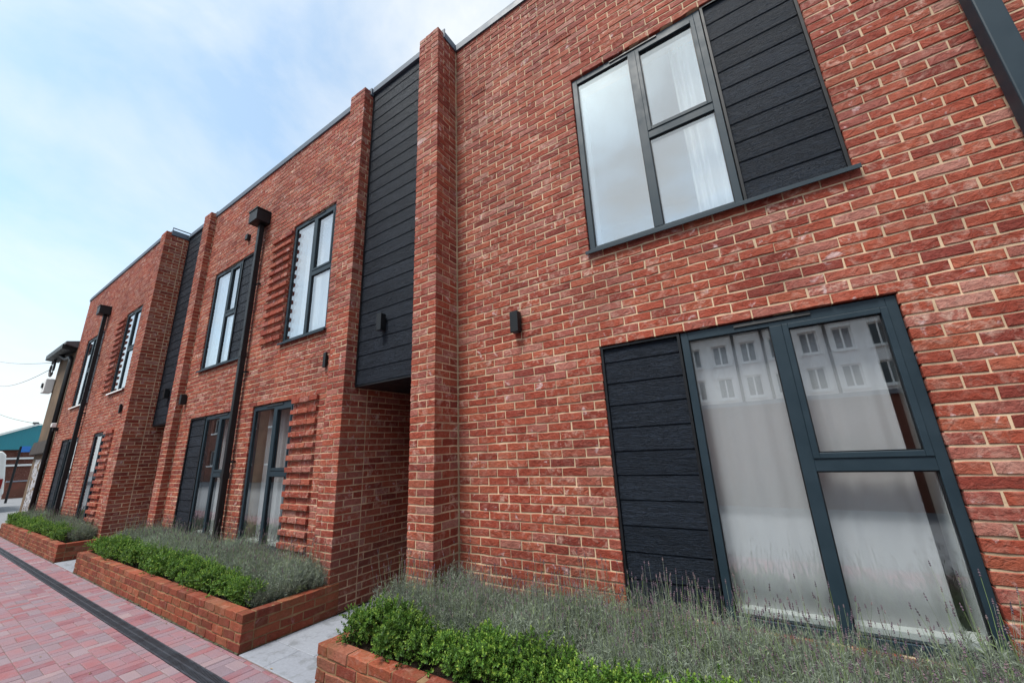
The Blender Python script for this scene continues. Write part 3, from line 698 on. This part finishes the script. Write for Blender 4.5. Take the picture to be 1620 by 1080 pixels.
# drain channel
dr = thing('drain_channel', 'black slotted drain channel running along the pink block paving', 'drain', (-5, -1.46, 0))
MB().box(-17.2, 7, -1.516, -1.41, -0.05, -0.03).build('channel', BLACK, dr)
IRON = plain('drain_iron', (0.028, 0.034, 0.045), 0.5, nscale=8, namp=0.4, bscale=120, bstr=0.15)
k = 7.0; base = None
while k > -17.2:
    if base is None:
        m = MB(); L_ = 0.996
        m.box(0, L_, -0.059, -0.047, -0.03, 0.002).box(0, L_, 0.047, 0.059, -0.03, 0.002).box(0, L_, -0.006, 0.006, -0.03, 0.0012)
        for q in range(40): 
            xq = q * 0.0249 + 0.002
            for ya, yb in ((-0.047, -0.006), (0.006, 0.047)): m.box(xq, xq + 0.014, ya, yb, -0.03, 0.0005)
        base = m.build('grate', IRON, dr); base.location = Vector((k - 1.0, -1.463, 0)) - dr.location; base.data.transform(Matrix.Translation(dr.location))
    else: add_obj('grate', base.data, dr, tuple(Vector((k - 1.0, -1.463, 0)) - dr.location))
    k -= 1.0

# stone paths through the passages
def path(x0, x1):
    p = add_obj('passage_path', None); p['kind'] = 'structure'
    MB().box(x0, x1, -1.168, 3.9, -0.06, -0.006).build('joint_bed', SAND, p)
    y = -1.165; k = 0
    while y < 3.85:
        y1 = min(y + (0.30 if k == 0 else 0.6), 3.88)
        sp = [x0 + 0.003, x0 + (0.63 if k % 2 else 0.42), x1 - 0.003]
        for a, b in zip(sp[:-1], sp[1:]):
            me = mesh_np('paving_slab', block(b - a - 0.006, y1 - y - 0.006, 0.05, 0.004), BLF, STONE); add_obj('paving_slab', me, p, ((a + b) / 2, (y + y1) / 2, random.uniform(-0.001, 0.0015)))
        y = y1; k += 1
path(-1.48, -0.345); path(-8.478, -7.108)

# ================================================================== planters
YP = -1.167
def planter(x0, x1, yb, label, keep=None, limit=300, left_open=False):
    t = thing('brick_planter', label, 'planter', ((x0 + x1) / 2, YP, 0), 'low brick planters along the terrace')
    m = MB(); e = 0.005; wt = 0.103
    m.box(x0 + e, x1 - e, YP + e, YP + wt - e, 0, 0.291); m.box(x1 - wt + e, x1 - e, YP + wt - e, yb, 0, 0.291); m.box(x0 + e, x0 + wt - e, YP + wt - e, yb, 0, 0.291)
    m.build('core', PMORT, t)
    Bs = []
    sh = lambda r: 0.1125 if r % 2 else 0.0
    fill(Bs, (x0, YP, 0), 0, x1 - x0, 0, 4, phase=0.0)
    fill(Bs, (x1, YP, 0), math.pi / 2, yb - YP, 0, 4, phase=0.0, ends=(lambda r: 0.108, None))
    fill(Bs, (x0, yb, 0), -math.pi / 2, yb - YP, 0, 4, phase=0.05, ends=(None, lambda r: 0.108))
    for b in Bs: b.d = 0.1025
    lay(Bs, t, MPB, keep=keep, limit=limit, rough=1.5)
    ms = MB(); k = x0
    while k < x1 - 0.01:      # uneven dark moss and grit along the foot of the planter
        l_ = random.uniform(0.03, 0.12); hh, dd = random.uniform(0.003, 0.014), random.uniform(0.004, 0.016)
        ms.prism([(YP - dd, 0.0015), (YP + 0.002, 0.0015), (YP + 0.002, hh), (YP - dd * 0.4, hh * 0.7)], 'x', k, min(k + l_, x1)); k += l_ + random.choice([0, 0, 0.02])
    ms.build('moss', MOSS, t, kind='stuff')
    m = MB(); nx = max(4, int((x1 - x0) / 0.08)); ny = 10; g_ = []
    xa, xb, ya, yb_ = x0 + wt, x1 - wt, YP + wt, yb
    Vv = [(xa + (xb - xa) * i / nx, ya + (yb_ - ya) * j / ny, 0.235 + random.uniform(-0.012, 0.018)) for i in range(nx + 1) for j in range(ny + 1)]
    Ff = [(i * (ny + 1) + j, (i + 1) * (ny + 1) + j, (i + 1) * (ny + 1) + j + 1, i * (ny + 1) + j + 1) for i in range(nx) for j in range(ny)]
    m.v, m.f = Vv, Ff; m.build('soil', SOIL, t, kind='stuff')
    return t
planter(-0.343, 6.0, -0.003, 'nearest low brick planter, under the big grey windows, with lavender and box hedge')
planter(-7.105, -1.481, Y2 - 0.003, 'middle low brick planter along the front of the middle house', keep=None)
planter(-15.0, -8.481, Y3 - 0.003, 'farthest low brick planter, in front of the far house at left', limit=0)

# ------------------------------------------------------------------ plants
def set_tone(me, tone_per_face):
    a = me.attributes.new('tone', 'FLOAT', 'FACE'); a.data.foreach_set('value', np.asarray(tone_per_face, np.float32))
def unit(v): return v / np.maximum(np.linalg.norm(v, axis=-1, keepdims=True), 1e-9)
def box_foliage(seed, rad=0.17, hgt=0.30):
    r = np.random.default_rng(seed); V = []; F = []; T = []
    lobes = [(r.normal(0, 0.06), r.normal(0, 0.05), r.uniform(0.08, 0.19), r.uniform(0.075, 0.12)) for _ in range(9)]
    nt_ = 230
    for k in range(nt_):
        lx, ly, lz, lr = lobes[r.integers(len(lobes))]
        d = unit(r.normal(0, 1, 3) + np.array([0, 0, 0.35])); tip = np.array([lx, ly, lz]) + d * lr * r.uniform(0.55, 1.05)
        if tip[2] < 0.01: tip[2] = r.uniform(0.01, 0.05)
        dirn = unit(d + np.array([0, 0, 0.22]) + r.normal(0, 0.25, 3)); tl = r.uniform(0.03, 0.055); depth = np.clip((tip[2]) / 0.28, 0, 1)
        nl = 11; fresh = r.random() < 0.45
        a = unit(np.cross(dirn, r.normal(0, 1, 3))); b = np.cross(dirn, a)
        for i in range(nl):
            s = i / nl; th = i * 2.4 + r.uniform(-.3, .3)
            rd = math.cos(th) * a + math.sin(th) * b
            p = tip - dirn * tl * (1 - s); ld = unit(rd * (1.1 - 0.6 * s) + dirn * (0.35 + 0.8 * s)); w_ = unit(np.cross(ld, dirn)) if np.linalg.norm(np.cross(ld, dirn)) > 1e-3 else a
            ln = r.uniform(0.014, 0.022) * (1.0 - 0.25 * s); wd = ln * 0.34; up = np.cross(w_, ld) * ln * 0.10
            n = len(V); V += [p, p + ld * ln * 0.5 + w_ * wd + up, p + ld * ln, p + ld * ln * 0.5 - w_ * wd + up]; F += [(n, n + 1, n + 2), (n, n + 2, n + 3)]
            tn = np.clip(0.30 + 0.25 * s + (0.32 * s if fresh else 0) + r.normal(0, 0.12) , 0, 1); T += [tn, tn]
    me = mesh_np('foliage', np.array(V), F, BOXLEAF); set_tone(me, T); return me
def twig_mesh(seed, n, spread, h):
    r = np.random.default_rng(seed); m = MB()
    for k in range(n):
        th = r.uniform(0, 6.28); q = r.uniform(0.2, 1) * spread
        m.tube([(0.01 * math.cos(th), 0.01 * math.sin(th), -0.03), (q * .5 * math.cos(th), q * .5 * math.sin(th), h * .5), (q * math.cos(th), q * math.sin(th), h)], [0.004, 0.003, 0.0015], 5, False)
    me = bpy.data.meshes.new('stem'); me.from_pydata(m.v, [], m.f); me.materials.append(TWIG); return me
def lavender(seed, nst=250, h=0.30, spread=0.21, flowers=26, fh=0.44):
    r = np.random.default_rng(seed); V = []; F = []; T = []; FV = []; FF = []; FT = []
    def ribbon(P, w0, w1, tone, V, F, T):
        P = np.array(P); side = unit(np.cross(P[-1] - P[0], r.normal(0, 1, 3))); oth = unit(np.cross(P[-1] - P[0], side))
        k = len(P); n = len(V)
        for i, p in enumerate(P):
            ww = w0 + (w1 - w0) * i / (k - 1)
            for q in range(3):
                a = q * 2.094; V.append(p + ww * (math.cos(a) * side + math.sin(a) * oth))
        for i in range(k - 1):
            for q in range(3):
                a_ = n + i * 3 + q; b_ = n + i * 3 + (q + 1) % 3; F.append((a_, b_, b_ + 3, a_ + 3)); T.append(tone)
    for s in range(nst + flowers):
        fl = s >= nst
        th = r.uniform(0, 2 * math.pi); q = math.sqrt(r.random()) * spread
        b0 = np.array([q * 0.35 * math.cos(th), q * 0.35 * math.sin(th), 0.0])
        H = (fh * r.uniform(0.75, 1.15) if fl else h * r.uniform(0.62, 1.08)) * (1 - 0.28 * (q / spread) ** 2)
        tp = np.array([q * 1.0 * math.cos(th), q * 1.0 * math.sin(th), H]) + r.normal(0, 0.02, 3) * (1.6 if fl else 1)
        mid = (b0 + tp) / 2 + np.array([0.25 * (tp - b0)[0], 0.25 * (tp - b0)[1], -0.0]) + r.normal(0, 0.022, 3)
        ts = np.linspace(0, 1, 5); P = [(1 - t) ** 2 * b0 + 2 * t * (1 - t) * mid + t * t * tp for t in ts]
        tone = np.clip(r.normal(0.55 if not fl else 0.9, 0.2), 0, 1)
        ribbon(P, 0.0016, 0.0008, tone, V, F, T)
        nl = 30 if not fl else 9
        for i in range(nl):
            t = r.uniform(0.25, 1.0) if not fl else r.uniform(0.15, 0.6)
            p = (1 - t) ** 2 * b0 + 2 * t * (1 - t) * mid + t * t * tp; d = unit(tp - mid)
            ld = unit(d * r.uniform(0.3, 1.0) + r.normal(0, 0.62, 3)); ln = r.uniform(0.02, 0.042); sd = unit(np.cross(ld, r.normal(0, 1, 3))) * r.uniform(0.0011, 0.0019)
            n = len(V); V += [p - sd, p + ld * ln * 0.5 - sd * 1.1, p + ld * ln, p + ld * ln * 0.5 + sd * 1.1]; F.append((n, n + 1, n + 2, n + 3)); T.append(np.clip(tone + r.normal(0, 0.15), 0, 1))
        if fl or r.random() < 0.04:
            d = unit(P[-1] - P[-2]); L_ = r.uniform(0.014, 0.034); a = unit(np.cross(d, r.normal(0, 1, 3))); b = np.cross(d, a); tn = r.random()
            for wh in range(3):
                c0 = P[-1] + d * L_ * wh * 0.36; rr = (0.0042, 0.0048, 0.003)[wh]
                n = len(FV); FV += [c0] + [c0 + d * L_ * 0.17 + rr * (math.cos(k * 1.2566) * a + math.sin(k * 1.2566) * b) for k in range(5)] + [c0 + d * L_ * 0.40]
                for k in range(5): FF += [(n, n + 1 + (k + 1) % 5, n + 1 + k), (n + 6, n + 1 + k, n + 1 + (k + 1) % 5)]; FT += [tn, tn]
    me = mesh_np('foliage', np.array(V), F, LAVLEAF); set_tone(me, T)
    fm = mesh_np('flower_spike', np.array(FV), FF, LAVFLOWER); set_tone(fm, FT)
    return me, fm
BOXM = [box_foliage(100 + i) for i in range(6)]; TWM = [twig_mesh(i, 12, 0.1, 0.18) for i in range(2)]
LAVM = [lavender(200 + i) for i in range(4)]
LAVT = [lavender(300 + i, nst=240, h=0.34, flowers=40, fh=0.49) for i in range(4)]
def plant_row(x0, x1, y, step, jit, kind, label, group, z=0.235, sc0=1.0, tall=False):
    x = x0
    while x <= x1 + 1e-6:
        px, py = x + random.uniform(-jit, jit), y + random.uniform(-jit, jit) * 0.7; rz = random.uniform(0, 6.28); s = sc0 * random.uniform(0.8, 1.18)
        if kind == 'box':
            t = tag(add_obj('box_shrub', None, None, (px, py, z), rz), label, 'shrub', group)
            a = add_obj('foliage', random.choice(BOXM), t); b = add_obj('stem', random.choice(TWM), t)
        else:
            t = tag(add_obj('lavender_plant', None, None, (px, py, z), rz), label, 'lavender', group)
            fo, fl = random.choice(LAVT if tall else LAVM); a = add_obj('foliage', fo, t); b = tag(add_obj('flower_spike', fl, t), kind='stuff')
        zs = 1.08 if kind == 'box' else 1.06
        t.scale = (s, s, s * zs * random.uniform(0.9, 1.1))
        x += step
plant_row(-0.17, 2.6, -0.95, 0.165, 0.03, 'box', 'small bright green box shrub at the front of the nearest planter', 'box hedge shrubs in the nearest planter')
plant_row(-0.15, 2.6, -0.83, 0.18, 0.03, 'box', 'small bright green box shrub at the front of the nearest planter', 'box hedge shrubs in the nearest planter', sc0=0.95)
for yy, x0 in ((-0.62, -0.12), (-0.42, -0.02), (-0.20, -0.1)):
    plant_row(x0, 1.5, yy, 0.21, 0.04, 'lav', 'grey-green lavender plant at left in the nearest planter', 'lavender plants in left of the nearest planter', sc0=0.98)
for yy, x0 in ((-0.70, 1.65), (-0.45, 1.72), (-0.22, 1.62)):
    plant_row(x0, 5.6, yy, 0.21, 0.04, 'lav', 'wispy lavender plant with tall flower spikes under the nearest ground floor window', 'tall lavender under the nearest window', tall=True, sc0=0.95)
plant_row(2.75, 5.6, -0.95, 0.2, 0.04, 'lav', 'wispy lavender plant with tall flower spikes under the nearest ground floor window', 'tall lavender under the nearest window', tall=True, sc0=0.8)
plant_row(-6.92, -1.78, -0.95, 0.165, 0.03, 'box', 'small bright green box shrub at the front of the middle planter', 'box hedge shrubs in the middle planter', sc0=1.0)
plant_row(-6.85, -2.0, -0.85, 0.18, 0.03, 'box', 'small bright green box shrub at the front of the middle planter', 'box hedge shrubs in the middle planter', sc0=0.95)
for yy, x0 in ((-0.66, -6.8), (-0.45, -6.7)):
    plant_row(x0, -1.66, yy, 0.21, 0.04, 'lav', 'grey-green lavender plant behind the hedge in the middle planter', 'lavender plants in the middle planter')
plant_row(-1.72, -1.62, -0.88, 0.2, 0.02, 'lav', 'grey-green lavender plant behind the hedge in the middle planter', 'lavender plants in the middle planter', sc0=0.85)
plant_row(-14.8, -8.75, -0.97, 0.19, 0.03, 'box', 'small bright green box shrub at the front of the farthest planter', 'box hedge shrubs in the farthest planter', sc0=1.05)
plant_row(-14.8, -8.7, -0.78, 0.24, 0.03, 'lav', 'grey-green lavender plant in the back of the farthest planter', 'lavender plants in the farthest planter')

# ================================================================== neighbour at the left end
RENDER = plain('ochre_render', (0.125, 0.08, 0.046), 0.9, nscale=1.6, namp=0.35, bscale=30, bstr=0.3, bdist=0.01)
nb = thing('rendered_house', 'brown rendered old building with dark eaves beyond the end of the terrace', 'house', (-16.5, -0.58, 0))
MB().box(-17.75, -15.36, -0.58, 6, 0, 5.3).build('wall', RENDER, nb)
MB().prism([(-0.86, 5.42), (-0.5, 5.32), (6.4, 5.32), (6.4, 5.6), (3.0, 6.3), (-0.86, 5.50)], 'x', -17.85, -15.36).build('roof', ROOFM, nb)
MB().prism([(-0.90, 5.28), (-0.585, 5.24), (-0.585, 5.315), (-0.865, 5.415), (-0.90, 5.44)], 'x', -17.95, -15.5).build('gutter', BLACK, nb)
MB().prism([(-0.70, 2.12), (-0.583, 2.10), (-0.583, 2.50), (-0.66, 2.50)], 'x', -17.78, -15.56).build('fascia_band', plain('dark_fascia', (0.035, 0.026, 0.022), 0.7, nscale=5), nb)
m = MB(); m.tube([(-16.6, -0.74, 5.26), (-16.3, -0.66, 5.1), (-15.6, -0.65, 5.05), (-15.47, -0.65, 4.85), (-15.47, -0.65, 0.05)], 0.055, 12); m.build('drainpipe', BLACK, nb, smooth=True)
def graffiti():
    m_, Nn, L, b = M('graffiti_paint'); ge = Nn.new('ShaderNodeNewGeometry')
    n = noise(Nn, L, ge.outputs['Position'], 3.2, 2, 0.4, 2.2)
    r = ramp(Nn, [(0.0, (0.19, 0.12, 0.06)), (0.40, (0.19, 0.12, 0.06)), (0.41, (0.02, 0.02, 0.02)), (0.45, (0.02, 0.02, 0.02)), (0.46, (0.5, 0.5, 0.52)), (0.56, (0.62, 0.62, 0.64)), (0.57, (0.05, 0.05, 0.06)), (0.60, (0.40, 0.41, 0.46)), (1, (0.36, 0.36, 0.38))], 'CONSTANT')
    L.new(n.outputs['Fac'], r.inputs['Fac']); L.new(r.outputs['Color'], b.inputs['Base Color']); b.inputs['Roughness'].default_value = 0.6
    return m_
MB().box(-17.3, -15.52, -0.586, -0.5805, 0.3, 1.95).build('graffiti', graffiti(), nb)
t = thing('alarm_box', 'white alarm box with a dark round sounder on the brown building corner', 'alarm', (-17.8, -0.7, 4.15))
MB().box(-18.05, -17.6, -0.80, -0.59, 4.15, 4.62).build('case', WHITE, t, bevel=0.02)
m = MB(); m.tube([(-17.84, -0.80, 4.40), (-17.84, -0.84, 4.40)], 0.085, 16); m.build('sounder', BLACK, t)
CABLE = plain('cable_rubber', (0.05, 0.05, 0.055), 0.7)
def cable(a, b, sag, label, r=0.009, name='overhead_cable'):
    m = MB(); a, b = Vector(a), Vector(b); m.tube([a.lerp(b, i / 16) - Vector((0, 0, sag * 4 * (i / 16) * (1 - i / 16))) for i in range(17)], r, 6)
    return tag(m.build(name, CABLE, None), label, 'cable')
cable((-17.75, -0.72, 5.2), (-60, -0.9, 13.2), 0.5, 'uppermost thin overhead cable reaching the brown building')
cable((-17.95, -0.72, 5.0), (-60, 0.1, 11.2), 1.0, 'second overhead cable meeting the loop on the brown building')
cable((-17.72, -0.6, 3.1), (-60, 0.2, 8.6), 0.4, 'lowest thin overhead cable crossing the white sky')
m = MB(); m.tube([(-17.72 + 0.28 * math.cos(a * 0.3927), -0.72, 5.0 + 0.28 * math.sin(a * 0.3927)) for a in range(17)], 0.03, 8)
tag(m.build('cable_loop', CABLE, None), 'coiled loop of dark cable hanging at the brown building corner', 'cable')
t = thing('floodlight', 'small white and black floodlight at the left end of the farthest house', 'floodlight', (-15.12, Y3, 2.85))
MB().box(-15.2, -15.06, Y3 - 0.16, Y3 - 0.06, 2.83, 2.95).build('lamp_head', WHITE, t, bevel=0.015); MB().box(-15.16, -15.09, Y3 - 0.11, Y3 - 0.0005, 2.72, 2.825).build('bracket', BLACK, t)

# ------------------------------------------------------------------ far left: warehouse, wall, van, lamp, sign
TEAL = plain('teal_sheet', (0.02, 0.22, 0.27), 0.45, nscale=2, namp=0.1, stretch=(1, 8, 1))
DBRICK = brick_material('distant_brick', [(0, (0.15, 0.05, 0.035)), (1, (0.23, 0.085, 0.055))], 0.3)
wh = thing('warehouse', 'low brick warehouse with a teal metal roof in the far distance', 'building', (-46, 2, 0))
MB().box(-58, -46, -4, 26, 0, 3.3).build('wall', DBRICK, wh)
MB().prism([(-1.2, 3.25), (27, 3.3), (27, 5.6), (14, 6.6), (2.7, 5.1), (-1.2, 3.3)], 'x', -58.4, -45.5).build('roof', TEAL, wh)
MB().prism([(-1.3, 3.27), (2.7, 5.11), (2.7, 5.25), (-1.3, 3.41)], 'x', -45.49, -45.3).build('verge_trim', WHITE, wh)
m = MB()
for z in (2.05, 2.55): m.box(-45.9, -45.8, 1.5, 6, z, z + 0.14)
m.build('white_band', WHITE, wh)
yw = thing('boundary_wall', 'low brown brick wall across the far end of the street', 'wall', (-39, 2, 0))
MB().box(-39.2, -39, 1.2, 9, 0, 1.0).build('wall', DBRICK, yw); MB().box(-39.25, -38.95, 1.2, 9, 1.0, 1.08).build('coping', STONE, yw)
t = thing('street_lamp', 'slender street lamp rising behind the teal warehouse roof', 'street lamp', (-48, 2.65, 0))
m = MB(); m.tube([(-60, 4.1, 0), (-60, 4.1, 6.0), (-60, 4.15, 6.3)], [0.10, 0.07, 0.05], 8); m.build('column', FLASH, t)
MB().box(-60.12, -59.88, 4.0, 4.4, 6.26, 6.44).build('lantern', BLACK, t)
t = thing('sign_post', 'thin dark post carrying a small blue sign at the far end of the street', 'sign', (-33, 1.1, 0))
m = MB(); m.tube([(-33, 0.75, 0), (-33, 0.75, 3.0)], 0.05, 8); m.build('post', BLACK, t)
MB().box(-32.94, -32.9, 0.78, 1.1, 2.68, 3.0).build('sign_panel', plain('blue_sign', (0.03, 0.18, 0.55), 0.4), t)
vn = thing('parked_van', 'white van parked at the far left edge of the street', 'van', (-26, -1.3, 0))
m = MB(); m.prism([(-2.3, 0.45), (-0.32, 0.45), (-0.2, 0.75), (-0.28, 1.4), (-0.42, 2.35), (-0.55, 2.5), (-2.05, 2.5), (-2.2, 2.35), (-2.3, 1.4), (-2.4, 0.75)], 'x', -30, -25.4)
m.build('body', WHITE, vn, bevel=0.05)
MB().prism([(-2.1, 1.45), (-0.55, 1.45), (-0.65, 2.2), (-2.0, 2.2)], 'x', -25.4, -25.37).build('rear_window', plain('dark_glass', (0.01, 0.012, 0.015), 0.1), vn)
MB().box(-25.42, -25.26, -2.25, -0.35, 0.38, 0.62).build('bumper', BLACK, vn, bevel=0.02)
for s in (-2.2, -0.38): MB().box(-25.4, -25.36, s - 0.06, s + 0.06, 0.95, 1.35).build('tail_light', plain('red_lens', (0.25, 0.01, 0.01), 0.3), vn)
for x in (-26.3, -29.2):
    for y in (-2.28, -0.45):
        m = MB(); m.tube([(x, y, 0.33), (x, y + 0.2, 0.33)], 0.33, 18); wl = m.build('wheel', BLACK, vn)

# ------------------------------------------------------------------ opposite side of the yard (seen reflected in the glass)
ow = thing('yard_wall', 'brick wall across the yard behind the viewer', 'wall', (0, -8.5, 0))
MB().box(-9.5, 25, -8.7, -8.4, 0, 2.4).build('wall', DBRICK, ow); MB().box(-9.5, 25, -8.75, -8.35, 2.4, 2.5).build('coping', STONE, ow)
def block_of_flats(x0, x1, y, h, label, floors, cols, wwid, whgt, z1st, dz, mat):
    b = thing('apartment_block', label, 'building', ((x0 + x1) / 2, y, 0))
    holes = []
    for f in range(floors):
        for c in range(cols):
            cx = x0 + (x1 - x0) * (c + 0.5) / cols; holes.append((cx - wwid / 2, cx + wwid / 2, z1st + f * dz, z1st + f * dz + whgt))
    m = MB(); slab(m, x0, x1, 0, h, y, y - 0.3, holes); m.box(x0, x1, y - 9, y - 0.31, 0, h - 0.01); m.build('wall', mat, b)
    MB().box(x0 - 0.3, x1 + 0.3, y - 9.2, y + 0.3, h, h + 0.25).build('roof', ROOFM, b)
    for a, c, d, e in holes:
        m = MB(); m.box(a, c, y - 0.2, y - 0.16, d, d + 0.08).box(a, c, y - 0.2, y - 0.16, e - 0.08, e).box(a, a + 0.08, y - 0.2, y - 0.16, d + 0.08, e - 0.08).box(c - 0.08, c, y - 0.2, y - 0.16, d + 0.08, e - 0.08).box((a + c) / 2 - 0.04, (a + c) / 2 + 0.04, y - 0.2, y - 0.16, d + 0.08, e - 0.08)
        m.box(a - 0.1, c + 0.1, y + 0.002, y + 0.12, d - 0.12, d - 0.01)
        wn = m.build('window', WHITE, b)
        MB().box(a + 0.08, c - 0.08, y - 0.19, y - 0.18, d + 0.08, e - 0.08).build('pane', DGL, wn)
    return b
DGL = plain('far_pane', (0.03, 0.04, 0.05), 0.15)
WREND = plain('white_render', (0.80, 0.79, 0.77), 0.85, nscale=0.6, namp=0.08)
CREND = plain('cream_render', (0.66, 0.60, 0.57), 0.85, nscale=0.6, namp=0.08)
bl = block_of_flats(-9, 9.2, -24, 8.0, 'white rendered flats behind the yard wall', 2, 12, 0.85, 1.25, 4.0, 2.1, WREND)
for x in (-1.4, 1.65, 3.2, 6.2): MB().tube([(x, -23.9, 0.2), (x, -23.9, 7.9)], 0.08, 8).build('soil_pipe', BLACK, bl)
block_of_flats(9.6, 30, -24, 13.5, 'tall cream block of flats behind the yard wall', 5, 7, 1.9, 1.15, 4.1, 1.9, CREND)
bh = block_of_flats(-75, -11, -13.5, 7.5, 'long red brick building facing the terrace across the yard', 2, 18, 1.3, 1.3, 1.4, 2.9, DBRICK)

# small litter on the paving
LITTER = plain('dry_leaf', (0.26, 0.19, 0.10), 0.8, nscale=60, namp=0.5)
m = MB()
for k in range(70):
    x, y = random.uniform(-12, 0.5), random.choice([random.uniform(-1.40, -1.18), random.uniform(-2.4, -1.55), random.gauss(-1.2, 0.02)])
    a = random.uniform(0, 6.28); l = random.uniform(0.006, 0.016); w_ = l * 0.45; c, s_ = math.cos(a), math.sin(a)
    m.face([(x - c * l, y - s_ * l, 0.003), (x + s_ * w_, y - c * w_, 0.006 + l * 0.2), (x + c * l, y + s_ * l, 0.004), (x - s_ * w_, y + c * w_, 0.005 + l * 0.3)])
tag(m.build('leaf_litter', LITTER, None, kind='stuff'), 'scattered tiny dry leaves and crumbs on the pink paving', 'litter')
